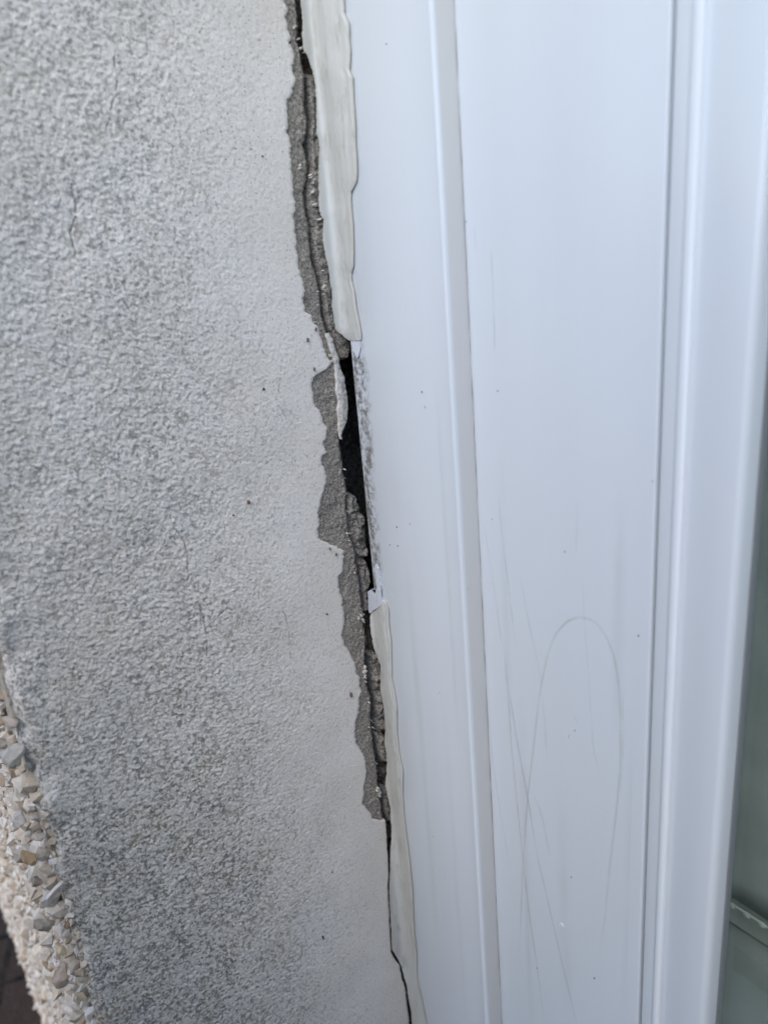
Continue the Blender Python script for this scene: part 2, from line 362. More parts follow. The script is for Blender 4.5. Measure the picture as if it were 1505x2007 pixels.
link('paint_strip', mesh('paint_strip', np.stack([Xp, Yp, Zp], -1).reshape(-1, 3), grid_faces(*Xp.shape), True,
     {'h': .5 + .5 * Hp2, 'dirt': Hp2 * 0 + .45, 'crack': Hp2 * 0}), MPW, wall, label='thin cream strip of coat left on the broken edge')
# paint flecks on the mortar
fl = [(578, 50, 5), (583, 56, 3), (586, 75, 4), (592, 92, 5), (598, 100, 4), (590, 82, 3), (597, 260, 4), (585, 293, 3), (588, 325, 6), (592, 330, 4), (610, 345, 6), (616, 352, 5), (615, 371, 5), (613, 378, 4), (612, 396, 4), (619, 402, 5), (622, 411, 4), (628, 428, 6), (632, 436, 4), (633, 519, 3), (634, 529, 3), (637, 562, 7), (640, 568, 5), (642, 572, 4), (624, 572, 4), (629, 569, 3), (636, 577, 3), (642, 600, 2), (624, 596, 2), (630, 612, 2), (633, 630, 3), (619, 628, 4), (616, 634, 3), (648, 697, 5), (652, 706, 5), (646, 692, 3), (650, 733, 3), (655, 727, 3), (652, 775, 2), (657, 794, 2), (677, 920, 3), (676, 928, 3), (678, 937, 2), (680, 958, 3), (680, 967, 2), (681, 985, 2), (683, 1004, 2), (685, 1022, 2), (680, 1045, 4), (688, 1049, 4), (685, 1059, 3), (687, 1069, 3), (693, 1080, 2), (695, 1093, 3), (697, 1121, 3), (694, 1143, 2), (699, 1183, 2), (703, 1187, 3), (707, 1193, 3), (700, 1199, 2), (709, 1208, 7), (705, 1212, 5), (711, 1216, 5), (702, 1212, 3), (711, 1286, 3), (716, 1318, 7), (717, 1308, 5), (717, 1326, 5), (718, 1336, 3), (721, 1372, 4), (724, 1377, 4), (727, 1381, 3), (722, 1388, 3), (724, 1393, 3), (730, 1413, 4), (726, 1425, 4), (732, 1428, 3), (735, 1476, 3), (738, 1500, 3), (742, 1528, 3), (744, 1548, 8), (745, 1558, 6), (740, 1566, 3), (739, 1578, 3), (741, 1593, 4)]
fv = []; ff = []
for i, (px, py_, r) in enumerate(fl):
    if r < 4 and i % 2: continue
    r *= .68
    for q in range(1 if r < 3 else 4):
        cx = px + random.gauss(0, r * .35); cy = py_ + random.gauss(0, r * .6); rr = r * random.uniform(.2, .55)
        n = random.randint(6, 9); a0 = random.random() * 6; asp = random.uniform(.25, .9)
        tl = random.uniform(-.6, .6)
        pp = []
        for j in range(n):
            a = a0 + j * 2 * math.pi / n; s = rr * random.uniform(.35, 1.4)
            u, v = s * asp * math.cos(a), s * 1.3 * math.sin(a)
            pp.append((cx + u * math.cos(tl) - v * math.sin(tl), cy + u * math.sin(tl) + v * math.cos(tl)))
        pts = un(pp, 0, .0000); b = len(fv)
        fv += [(x_ + .0002, y_, z_) for x_, y_, z_ in pts.tolist()] + [(x_ - .0015, y_, z_) for x_, y_, z_ in pts.tolist()]
        ff.append(tuple(range(b, b + n)))
        ff += [(b + j, b + (j + 1) % n, b + n + (j + 1) % n, b + n + j) for j in range(n)]
link('paint_flecks', mesh('paint_flecks', fv, ff, False), MF, wall, label='small cream flecks of coat left on bare mortar')
# marks and specks on the render
for (px, py_, r, c, nm) in ((515, 762, 4, (.02, .03, .03), 'dark_speck'), (486, 984, 6, (.20, .10, .06), 'rust_speck'), (456, 1009, 2.5, (.03, .03, .03), 'dark_speck'), (631, 1835, 3, (.02, .02, .02), 'dark_speck'), (632, 1838, 2, (.02, .02, .02), 'dark_speck'), (649, 1708, 2.5, (.04, .04, .04), 'dark_speck'), (512, 306, 3, (.04, .04, .04), 'dark_speck'), (566, 83, 3, (.05, .05, .05), 'dark_speck'), (686, 1361, 5, (.2, .15, .13), 'bare_spot'), (598, 585, 4, (.12, .11, .10), 'bare_spot'), (601, 666, 4, (.16, .15, .13), 'bare_spot'), (617, 645, 4, (.16, .15, .13), 'bare_spot'), (614, 723, 4, (.2, .18, .14), 'bare_spot'), (657, 1086, 3.5, (.2, .17, .15), 'bare_spot'), (645, 1075, 3, (.2, .17, .15), 'bare_spot'), (639, 1203, 3, (.06, .06, .06), 'dark_speck')):
    r *= .72
    asp = 2. if nm == 'bare_spot' else 1.3
    pl = [(px + r * math.cos(a) * .6, py_ + r * asp * .7 * math.sin(a)) for a in np.linspace(0, 6.28, 9)[:-1]]
    mt = Mat(nm, c, .9, .1).m
    plate(nm, pl, 0, -.0005, .0012, mt, wall, 1.2, 1.3, int(px))

# solid of the wall behind the coats
WL = -2.2
me = boxes('wall_core', [(WL, YF + .003, 0, -.028, .10, 2.6)])
link('wall_core', me, m_mortar('inner_masonry', (.16, .15, .14), (.11, .105, .10), 200, .001), wall)
me = boxes('wall_rest', [(-.028, YF, 0, WW + 1.6, .10, ZLO - .045), (-.028, YF, ZHI + .012, WW + 1.6, .10, 2.6), (WW, YF, ZLO - .045, WW + 1.6, .10, ZHI + .012)])
MWR = Mat('pebble_dash_far', rough=.9)
MWR.color(MWR.mix(MWR.ramp(MWR.voro(130, 'Color'), [(.2, 0.), (.8, 1.)]), (.40, .36, .31), (.62, .60, .57))); MWR.bump(MWR.voro(130), .004, 1.)
link('wall_surround', me, MWR.m, wall)

# pebbledash on the front face
ICO = bmesh.new(); bmesh.ops.create_icosphere(ICO, subdivisions=1, radius=1); ICO.verts.ensure_lookup_table()
iv = np.array([v.co[:] for v in ICO.verts]); ifc = np.array([[v.index for v in f.verts] for f in ICO.faces]); ICO.free()
def stones(cx, cz, cy, r, rng):
    n = len(r); k = len(iv)
    v = iv[None] * rng.uniform(.55, 1.35, (n, k, 1))
    v = v * np.stack([rng.uniform(.7, 1.3, n), rng.uniform(.45, .9, n), rng.uniform(.6, 1.1, n)], 1)[:, None]
    ax = rng.normal(size=(n, 3)); ax /= np.linalg.norm(ax, axis=1, keepdims=True); an = rng.uniform(0, 6.28, n)
    K = np.zeros((n, 3, 3)); K[:, 0, 1] = -ax[:, 2]; K[:, 0, 2] = ax[:, 1]; K[:, 1, 0] = ax[:, 2]; K[:, 1, 2] = -ax[:, 0]; K[:, 2, 0] = -ax[:, 1]; K[:, 2, 1] = ax[:, 0]
    R_ = np.eye(3) + np.sin(an)[:, None, None] * K + (1 - np.cos(an))[:, None, None] * (K @ K)
    v = np.einsum('nij,nkj->nki', R_, v) * r[:, None, None]
    v[:, :, 0] += cx[:, None]; v[:, :, 1] += cy[:, None]; v[:, :, 2] += cz[:, None]
    f = ifc[None] + (np.arange(n) * k)[:, None, None]
    return v.reshape(-1, 3), f.reshape(-1, 3)
parts = []
def scatter(x0, x1, za, zb_, sp, rlo, rhi):
    nx = int((x1 - x0) / sp); nz = int((zb_ - za) / sp)
    gx, gz = np.meshgrid(np.arange(nx), np.arange(nz)); gx = gx.ravel() + .5 * (gz.ravel() % 2); gz = gz.ravel()
    x = x0 + gx * sp + RNG.normal(0, sp * .25, len(gx)); z = za + gz * sp + RNG.normal(0, sp * .25, len(gx))
    r = RNG.uniform(rlo, rhi, len(gx)) * np.where(RNG.random(len(gx)) < .12, 1.5, 1.)
    y = YF - .0012 - r * RNG.uniform(.05, .55, len(gx)); x = np.minimum(x, -.0015)
    parts.append((x, z, y, r))
scatter(-.25, -.001, .55, 1.12, .0052, .0021, .0042)
scatter(-.007, .0012, .60, 1.10, .0030, .0010, .0024)
x_e, z_e, y_e, r_e = parts[-1]; parts[-1] = (np.where(x_e >= -.0016, RNG.uniform(-.006, .0002, len(x_e)), x_e), z_e, YF + .0004 - r_e * RNG.uniform(0, .5, len(r_e)), r_e)
scatter(-1.0, -.25, .0, .95, .0068, .003, .005)
scatter(-2.2, -1.0, .0, .80, .010, .004, .007)
x, z, y, r = (np.concatenate(a) for a in zip(*parts))
kp = ~((x > -.016) & (z > .928 + .006 * RNG.normal(size=len(x)))); x, z, y, r = x[kp], z[kp], y[kp], r[kp]
v, f = stones(x, z, y, r, RNG)
tint = np.repeat(RNG.random(len(r)), len(iv))
MPB = Mat('dash_stone', rough=.75, spec=.35)
cc = MPB.ramp(MPB.attr('tint'), [(0., (.30, .21, .14)), (.07, (.42, .33, .25)), (.16, (.62, .53, .42)), (.4, (.72, .66, .57)), (.55, (.70, .68, .66)), (.8, (.78, .76, .73)), (1., (.60, .58, .57))])
cc = MPB.mix(MPB.ramp(MPB.noise(220, 3), [(.36, 0.), (.66, .85)]), cc, (.46, .41, .36))
cc = MPB.mix(1., cc, (1.0, .965, .91), 'MULTIPLY'); MPB.color(cc); MPB.bump(MPB.noise(900, 3), .0003, .6)
link('pebbledash', mesh('pebbledash', v, f, False, {'tint': tint}), MPB.m, wall, kind='stuff', label='white and tan crushed stone dashing')
me = boxes('dash_bed', [(WL, YF - .001, 0, -.004, YF + .0025, 2.6)])
MBD = Mat('dash_bed', (.50, .45, .38), .95, .1); MBD.bump(MBD.noise(300, 3), .002, 1.)
link('dash_bed', me, MBD.m, wall)
# the biggest stones standing proud at the corner
def big_stone(px, py_, wpx, hpx, ang, x_, col, seed, dy=0.):
    rng = np.random.default_rng(seed); c = un((px, py_), 0, x_)[0]
    dist = (c - CAM) @ FW; sc = dist / FPX / 2
    bm = bmesh.new(); bmesh.ops.create_icosphere(bm, subdivisions=3, radius=1.15)
    ca, sa = math.cos(ang), math.sin(ang)
    wpx *= .88; hpx *= .88; e1 = RT * ca + UP * sa; e2 = -RT * sa + UP * ca
    dirs = rng.normal(size=(15, 3)); dirs /= np.linalg.norm(dirs, axis=1, keepdims=True); lim = rng.uniform(.4, .85, 15)
    for vv in bm.verts:
        q = np.array(vv.co[:])
        for dd, ll in zip(dirs, lim):
            t = q @ dd
            if t > ll: q = q - (t - ll) * dd
        q = q * (1 + .10 * math.sin(7 * q[0] + seed) * math.cos(6 * q[1] + 2 * q[2]))
        p = c + q[0] * wpx * sc * e1 + q[1] * hpx * sc * e2 + q[2] * min(wpx, hpx) * .8 * sc * FW
        vv.co = p
    me = bpy.data.meshes.new('pebble'); bm.to_mesh(me); bm.free(); me.set_sharp_from_angle(angle=rad(20))
    M = Mat('pebble_stone', rough=.6); col = (col[0], col[1] * .95, col[2] * .87); M.color(M.mix(M.ramp(M.noise(160, 4, .6), [(.35, 0.), (.65, 1.)]), tuple(q * .72 for q in col), tuple(min(q * 1.15, .85) for q in col))); M.bump(M.noise(500, 4, .65), .0007, .8)
    return link('pebble', me, M.m, wall)
for i, a in enumerate([
    (95, 1762, 88, 34, rad(48), -.002, (.66, .63, .63)), (60, 1680, 46, 44, .4, -.003, (.40, .29, .18)), (86, 1812, 46, 40, .3, -.003, (.36, .33, .29)),
    (122, 1915, 46, 62, .2, -.003, (.46, .38, .32)), (30, 1475, 54, 60, .1, -.002, (.42, .42, .41)), (56, 1535, 40, 44, .9, -.003, (.50, .44, .38)),
    (118, 1862, 28, 40, .5, -.003, (.62, .52, .38)), (158, 1908, 24, 28, .1, -.003, (.62, .54, .42)), (162, 1955, 30, 36, .6, -.003, (.60, .52, .40)),
    (18, 1415, 40, 36, .1, -.002, (.52, .47, .44)), (42, 1608, 36, 36, .7, -.003, (.58, .56, .56)), (72, 1640, 34, 24, .3, -.003, (.52, .48, .44)),
    (148, 1995, 44, 34, .1, -.003, (.60, .54, .44)), (135, 1815, 26, 26, .1, -.003, (.30, .22, .17)), (70, 1730, 36, 30, .1, -.004, (.38, .33, .30))]):
    big_stone(*a, 100 + i)

# ------------------------------------------------------------------ the window
win = empty('window', 'white plastic window frame with a stepped outer trim, sash and glass beside the cracked joint', 'window')
def X_(px, y): return float(un((px, 1003), 1, y)[0][0])
def arc(cx, cy, r, a0, a1, n=8): return [(cx + r * math.cos(rad(a)), cy + r * math.sin(rad(a))) for a in np.linspace(a0, a1, n)]
def sweep(name, prof, mat, parent, sharp=28, **props):       # profile (inset from opening, y) mitred round the opening
    pr = np.array(prof); u = pr[:, 0]; y = pr[:, 1]; n = len(pr)
    loops = [np.stack([u, y, ZLO + u], 1), np.stack([u, y, ZHI - u], 1), np.stack([WW - u, y, ZHI - u], 1), np.stack([WW - u, y, ZLO + u], 1)]
    v = np.concatenate(loops); f = []
    for a in range(4):
        b = (a + 1) % 4
        for i in range(n - 1): f.append((a * n + i, b * n + i, b * n + i + 1, a * n + i + 1))
    me = mesh(name, v, f, True, sharp=sharp)
    bm = bmesh.new(); bm.from_mesh(me); bmesh.ops.recalc_face_normals(bm, faces=bm.faces); bm.to_mesh(me); bm.free()
    return link(name, me, mat, parent, **props)
xs = X_(896.4, YT); xm = X_(937, YM); xseam = X_(1285.6, YM); xr = X_(1324.6, YM - .0012); xg = X_(1489.5, .0045) - .0006
print('frame x', xs, xm, xseam, xr, xg)
# outer trim: flat face, soft rounded nose, side strip back to the frame
sweep('outer_trim', [(XE, .05), (XE, YT + .0006)] + arc(XE + .0006, YT + .0006, .0006, 180, 270, 5) + [(xs - .022, YT)] + [(xs - .022 + .0205 * q / 14, YT + .0011 * (.5 - .5 * math.cos(math.pi * q / 14)) * (1 - .4 * (q / 14)**6)) for q in range(1, 15)] + arc(xs - .0019, YT + .0026, .0019, 280, 355, 9) + [(xm - .0002, YM - .0002), (xm - .0002, YM + .004)], MU, win, 50,
      label='flat outer trim of the white frame with a rounded nose')
_tr = win.children[-1] if False else [o for o in bpy.data.objects if o.name == 'outer_trim'][0]; _tr.data.materials.append(MU2)
for p_ in _tr.data.polygons:
    vs_ = [_tr.data.vertices[i].co for i in p_.vertices]
    if min(v.y for v in vs_) < YT + .0025 and max(v.y for v in vs_) > YM - .002 and abs(p_.normal.y) < .6 and max(v.y for v in vs_) < .001: p_.material_index = 1
GAP = .0009
sweep('outer_frame', [(xm - .0015, YM + .004), (xm - .0012, YM), (xm + .02, YM), (xseam - .010, YM), (xseam - .0035, YM - .0001)] + arc(xseam - GAP / 2 - .0008, YM + .0007, .0008, 270, 360, 8) + [(xseam - GAP / 2, YM + .012)], MU, win, 40)
sash = sweep('sash', [(xseam + GAP / 2, YM + .014), (xseam + GAP / 2, YM + .0009)] + arc(xseam + GAP / 2 + .0006, YM + .0009, .0006, 180, 270, 4) + [(xr - .0030, YM + .0003), (xr - .0016, YM + .0001)] + arc(xr - .0006, YM + .0002, .0014, 245, 320, 8) +
             [(xr + .0010, YM + .0009)] + [(xr + .002 + (xg - .0016 - xr - .002) * q / 24, YM + .0010 - .0017 * math.sin(math.pi * .60 * (q / 24)**1.15)) for q in range(25)] + [(xg - .0004, YM + .0007), (xg, YM + .0018), (xg, .0040)], MU, win, 60)
sweep('gasket', [(xg - .001, .0030), (xg + .0006, .0032), (xg + .0008, .0052)], MK, sash)
MGL = bpy.data.materials.new('window_glass'); MGL.use_nodes = True; t = MGL.node_tree; t.nodes.clear()
o_ = t.nodes.new('ShaderNodeOutputMaterial'); mx = t.nodes.new('ShaderNodeMixShader'); tr = t.nodes.new('ShaderNodeBsdfTransparent'); gl = t.nodes.new('ShaderNodeBsdfGlossy'); fr = t.nodes.new('ShaderNodeFresnel')
tr.inputs[0].default_value = (.86, .90, .88, 1); gl.inputs['Roughness'].default_value = .01; fr.inputs[0].default_value = 1.45
gm_ = t.nodes.new('ShaderNodeNewGeometry'); sb = t.nodes.new('ShaderNodeMath'); sb.operation = 'SUBTRACT'; sb.inputs[0].default_value = 1; t.links.new(gm_.outputs['Backfacing'], sb.inputs[1])
ml = t.nodes.new('ShaderNodeMath'); ml.operation = 'MULTIPLY'; t.links.new(fr.outputs[0], ml.inputs[0]); t.links.new(sb.outputs[0], ml.inputs[1]); t.links.new(ml.outputs[0], mx.inputs[0]); t.links.new(tr.outputs[0], mx.inputs[1]); t.links.new(gl.outputs[0], mx.inputs[2]); t.links.new(mx.outputs[0], o_.inputs[0])
link('glass_pane', boxes('glass_pane', [(xg - .004, .0050, ZLO + xg - .004, WW - xg + .004, .0090, ZHI - xg + .004)]), MGL, win)
link('frame_back', boxes('frame_back', [(.02, .024, ZLO, xg - .042, .055, ZHI), (WW - xg + .004, .024, ZLO, WW - .02, .055, ZHI), (xg - .004, .024, ZLO, WW - xg + .004, .055, ZLO + xg - .04), (xg - .004, .024, ZHI - xg + .004, WW - xg + .004, .055, ZHI)]), MU, win)
link('sill', boxes('sill', [(.002, YF - .04, ZLO - .04, WW - .002, .05, ZLO - .004)]), MU, win)

# thin stains lying on the plastic: real dirt films
def m_film(name, col, alpha, sc=400, lo=.4, hi=.6, attr=True, stretch=(1, 1, .3)):
    M = Mat(name, col, .7, .2)
    n = M.ramp(M.noise(sc, 3, .6, M.stretch(stretch)), [(lo, .35), (hi, 1.)])
    a = M.math('MULTIPLY', M.math('MULTIPLY', n, alpha), M.attr('g') if attr else 1.)
    M.l.new(a, M.b.inputs['Alpha']); return M.m
MST = m_film('brown_stain', (.38, .335, .26), .28, 160, .32, .66, stretch=(1, 1, .6)); MST2 = m_film('grey_scuff', (.34, .33, .32), .16)
MWS = m_film('water_streak', (.42, .41, .37), .12, 90, .35, .7, stretch=(1.5, 1.5, .12))
MDL = m_film('dirt_line', (.20, .155, .11), .7, 700, .35, .6, stretch=(1, 1, .15))
def film(name, pl, width, mat, y=YM - .00012, seed=1, fade=(.15, .15), label=None):
    p = np.array(pl, float); seg = np.r_[0, np.cumsum(np.hypot(*np.diff(p, axis=0).T))]
    n = max(8, int(seg[-1] / 5)); tt = np.linspace(0, seg[-1], n)
    q = np.stack([np.interp(tt, seg, p[:, 0]), np.interp(tt, seg, p[:, 1])], 1)
    for _ in range(6): q[1:-1] = (q[:-2] + 2 * q[1:-1] + q[2:]) / 4
    P = un(q, 1, y); T = np.gradient(P, axis=0); T /= np.linalg.norm(T, axis=1, keepdims=True)
    N = np.cross(T, (0, 1, 0)); u = tt / seg[-1]
    wd = width * (1 + .35 * n1(tt, 40, seed))[:, None]
    v = np.concatenate([P - N * wd / 2, P, P + N * wd / 2], 1).reshape(-1, 3)
    g = np.clip(np.minimum(sstep(0, max(fade[0], 1e-4), u), 1 - sstep(1 - max(fade[1], 1e-4), 1, u)), 0, 1) * (.75 + .45 * n1(tt, 90, seed + 2))
    G = np.stack([g * 0, g, g * 0], 1).ravel()
    o = link(name, mesh(name, v, grid_faces(n, 3), True, {'g': G}), mat, win)
    if label: o['label'] = label
loop = [(1015, 1905), (1020, 1823), (1024, 1701), (1035, 1552), (1046, 1460), (1056, 1371), (1064, 1325), (1074, 1280), (1088, 1243), (1112, 1216), (1139, 1209), (1167, 1218), (1189, 1249), (1203, 1285), (1212, 1335), (1216, 1394), (1216, 1507), (1207, 1597), (1194, 1710), (1185, 1801), (1171, 1891), (1168, 1960)]
film('stain_streak', loop, .0013, MST, seed=1, fade=(.1, .25), label='faint brown arch-shaped mark on the frame')
for i, (pl, wd, mt) in enumerate([
    ([(984, 1250), (990, 1294), (997, 1380), (1002, 1462), (1020, 1642), (1035, 1778), (1058, 1936), (1070, 2040)], .0012, MST),
    ([(990, 1300), (997, 1349), (1013, 1453), (1035, 1570), (1053, 1679), (1076, 1778), (1099, 1877), (1128, 2000), (1140, 2050)], .0012, MST),
    ([(1141, 1130), (1144, 1200), (1153, 1326), (1162, 1462), (1176, 1534)], .0007, MST2),
    ([(1016, 1110), (1036, 1220), (1056, 1310), (1068, 1420), (1072, 1500)], .0010, MST2),
    ([(945, 1010), (960, 1100), (975, 1200), (986, 1290)], .0010, MST2),
    ([(976, 960), (984, 1050), (1000, 1180), (1012, 1280)], .0008, MST2),
    ([(962, 480), (966, 560), (969, 640), (969, 700)], .0008, MST),
        ([(930, 440), (933, 490)], .0006, MST2),
    ([(958, 1400), (966, 1500), (985, 1620), (998, 1700)], .0012, MST2),
    ([(1047, 1560), (1062, 1600), (1078, 1680)], .0016, MST2),
    ([(1220, 1350), (1222, 1450), (1216, 1560)], .0010, MST2),
    ([(1130, 980), (1131, 1030), (1128, 1090)], .0007, MST2)]):
    film('stain_streak', pl, wd, mt, seed=10 + i)
def vline(x0, ya, yb, n=40): # photo line through the vertical vanishing point, x0 given at row 1003
    return [(1140.5 - (1140.5 - x0) * (5372 - y) / (5372 - 1003), y) for y in np.linspace(ya, yb, n)]
MSK = Mat('speck_dirt', (.10, .09, .08), .9).m
film('dirt_line', vline(936.5, -60, 2080), .0010, MDL, y=YM - .00015, seed=40, fade=(0, 0), label='thin brown line of dirt in the inner corner of the frame')
film('dirt_line', vline(929.5, 100, 2080), .0006, MST, y=YM - .0010, seed=43, fade=(.2, 0))
for (px, py_, r, ax_y) in ((758, 85, 2.6, YT), (862, 1358, 2.2, YT), (778, 1033, 1.6, YT), (804, 1027, 1.5, YT), (765, 1068, 1.6, YT), (780, 1070, 1.6, YT), (827, 768, 1.6, YT), (833, 797, 1.3, YT), (795, 600, 1.2, YT), (911, 1300, 1.8, YT + .002), (918, 1155, 1.5, YT + .002), (1107, 1081, 2., YM), (1252, 1246, 2., YM), (1127, 1432, 3., YM), (1120, 1720, 3., YM), (976, 766, 2., YM), (965, 1017, 1.6, YM), (1165, 1918, 2.4, YM), (1053, 1898, 2., YM), (914, 434, 1.8, YM), (1434, 1056, 2., .003), (872, 1720, 1.5, YT), (850, 1640, 1.3, YT), (1280, 943, 1.5, YM)):
    r *= random.uniform(.35, .6); tl = random.uniform(.5, 1.6)
    pl = [(px + r * math.cos(a) * .9, py_ + r * tl * math.sin(a)) for a in np.linspace(0, 6.28, 8)[:-1]]
    plate('dirt_speck', pl, 1, ax_y + .00004, -.0003, MSK, win, 1.2, .9, int(px))
plate('paint_spot', [(1095, 1812), (1100, 1809), (1106, 1818), (1103, 1818), (1098, 1815)], 1, YM, -.0005, MR, win, 2, 1.2, 5)
plate('paint_spot', [(1113, 1440), (1116, 1440), (1115, 1447)], 1, YM, -.0003, MR, win, 2, .8, 6)
for i, (x0, ya, yb, wd) in enumerate(((985, 820, 1500, .005), (1010, 1300, 2050, .006), (1100, 1500, 2060, .009), (1215, 900, 1500, .006), (1250, 1400, 2060, .005), (1010, 1500, 2060, .003))):
    film('water_streak', vline(x0, ya, yb), wd, MWS, y=YM - .00007, seed=70 + i, fade=(.45, .3))
for i, (x0, ya, yb, wd) in enumerate(((740, 300, 900, .004), (790, 1000, 1900, .006), (845, 1300, 2060, .005), (760, 60, 380, .005), (870, 700, 1500, .003))):
    film('water_streak', vline(x0, ya, yb), wd, MWS, y=YT - .00007, seed=90 + i, fade=(.4, .2))
film('scuff', [(1123, 1402), (1128, 1410), (1131, 1418)], .0014, MST, seed=60, fade=(.3, .3))

# grey grime on the trim where the sealant has gone
ed_l = [(700.0, 660), (701, 700), (704, 750), (707, 800), (711, 850), (715, 903), (719, 1010), (729, 1110), (733, 1150), (735, 1175)]
gr_r = [(711, 660), (710, 690), (716, 720), (721, 760), (723, 807), (726, 850), (729, 894), (733, 964), (735, 985), (739, 1037), (741, 1072), (744, 1107), (749, 1150), (752, 1175)]
NG = 46; ty = np.linspace(662, 1176, 700)
v = []; g = []
for j, sx in enumerate(np.linspace(0, 1, NG)):
    El = 1140.5 - (1140.5 - 718) * (5372 - ty) / (5372 - 1003) + .3
    xr_ = np.interp(ty, [q[1] for q in gr_r], [q[0] for q in gr_r]) + 9
    P = un(np.stack([El * (1 - sx) + xr_ * sx, ty], 1), 1, YT - .00012); v.append(P)
    px = El * (1 - sx) + xr_ * sx; m_ = 1 - sstep(-9, 7, px - (xr_ - 9) + 7 * n1(ty, 25, 71))
    nn = fbm(P[:, 0], P[:, 2], .0022, 4, 80, .75); n2 = fbm(P[:, 0], P[:, 2] * .35, .004, 3, 84)
    g.append(np.clip(m_ * (.32 + 1.1 * nn + .9 * n2), 0, 1) * sstep(662, 690, ty))
v = np.stack(v, 1).reshape(-1, 3); g = np.stack(g, 1).ravel()
MGR = Mat('grey_grime', (.20, .185, .165), .9, .1)
cg = MGR.mix(MGR.ramp(MGR.noise(1300, 3, .7), [(.35, 0.), (.65, 1.)]), (.12, .11, .10), (.36, .34, .31)); MGR.color(cg)
MGR.l.new(MGR.math('MULTIPLY', MGR.attr('g'), 1.), MGR.b.inputs['Alpha'])
link('grime_strip', mesh('grime_strip', v, grid_faces(700, NG), True, {'g': g}), MGR.m, win, label='grey mortar grime on the bare edge of the trim')
plate('sealant_residue', [(725, 1158), (732, 1154), (739, 1161), (742, 1150), (740, 1130), (738, 1107), (741, 1104), (745, 1116), (750, 1142), (754, 1180), (750, 1186), (735, 1196), (727, 1201), (725, 1190)], 1, YT + .0003, -.0011, MR, win, 1.6, 1.6, 3, label='white residue left where sealant tore off')
plate('sealant_residue', [(692, 672), (700, 665), (708, 664), (710, 680), (707, 694), (703, 702), (700, 694), (695, 686)], 1, YT + .0003, -.0009, MR, win, 1.6, 2., 4)
plate('sealant_residue', [(712, 735), (714.5, 738), (715, 752), (713, 756), (714, 748), (712.5, 742)], 1, YT + .0002, -.0005, MR, win, 2., .6, 5)

# ------------------------------------------------------------------ sealant beads
def bead(name, Lp, Rp, ya, yb, label, seed):
    L = np.array(Lp); R = np.array(Rp); ty = np.arange(ya, yb, .8); nc = 44
    xl = np.interp(ty, L[:, 1], L[:, 0]) + 1.6 * n1(ty, 9, seed, 4) + 2.2 * n1(ty, 3.1, seed + 30) * np.clip(n1(ty, 50, seed + 31) * 3, 0, 1); xr_ = np.interp(ty, R[:, 1], R[:, 0]) + .5 * n1(ty, 14, seed + 3)
    xr_ = np.maximum(xr_, xl + .5)
    E_ = 1140.5 - (1140.5 - 718) * (5372 - ty) / (5372 - 1003)
    cols = []; edge = []
    wpx = xr_ - xl
    dn = np.array([.5, -.86, 0]); dn /= np.linalg.norm(dn)
    for s in np.linspace(0, 1, nc):
        px = xl + wpx * s; P2 = np.stack([px, ty], 1); d = rays(P2)
        tw = (.0008 - CAM[0]) / d[:, 0]; tt = (YT - .0006 - CAM[1]) / d[:, 1]
        m_ = sstep(-30, 16, px - E_); t_ = tw * (1 - m_) + tt * m_
        b = math.sin(math.pi * min(1, s * 1.02))**.55 if s < .98 else .25
        hh = .00075 * b * np.clip(wpx / 45, .15, 1.2) * (1 + .3 * n1(ty, 70, seed + 6) + .16 * fbm(ty, ty * 0 + 60 * s, 60, 2, seed + 7))
        hh = hh + (.00022 * math.exp(-((s - .92) / .05)**2) - .00022 * math.exp(-((s - .82) / .06)**2)) * (1 + .8 * n1(ty, 45, seed + 12))
        cols.append(CAM + t_[:, None] * d + dn * hh[:, None]); edge.append(np.full(len(ty), math.exp(-(s / .05)**2) + .9 * math.exp(-((1 - s) / .03)**2)))
    n = len(ty)
    low = [c - dn * .0017 for c in (cols[-1], cols[0])]
    P = np.stack([low[1]] + cols + [low[0]], 1); G = np.stack([edge[0]] + edge + [edge[-1]], 1)
    nc2 = nc + 2; fc = grid_faces(n, nc2)
    v = P.reshape(-1, 3)
    # close the torn ends with their thickness
    extra = []; ef = []
    for row in (0, n - 1):
        base = row * nc2; b0 = len(v) + len(extra)
        extra += [tuple(v[base + 1 + i] - dn * .0012) for i in range(nc)]
        ef += [(base + 1 + i, base + 2 + i, b0 + i + 1, b0 + i) for i in range(nc - 1)]
    v = np.concatenate([v, np.array(extra)]); G = np.concatenate([G.ravel(), np.full(len(extra), .7)])
    fc = np.concatenate([fc, np.array(ef)])
    o = link(name, mesh(name, v, fc, True, {'edge': G}, sharp=60), MS); o['label'] = label; o['category'] = 'sealant'
    return o
bead('sealant_bead', CU, DU, -60, 669.3, 'upper cream sealant bead with a wavy edge, torn off above the black gap', 5)
bead('sealant_bead', CL, DL, 1178.2, 2088, 'lower cream sealant bead with a rounded top end, below the white residue', 25)

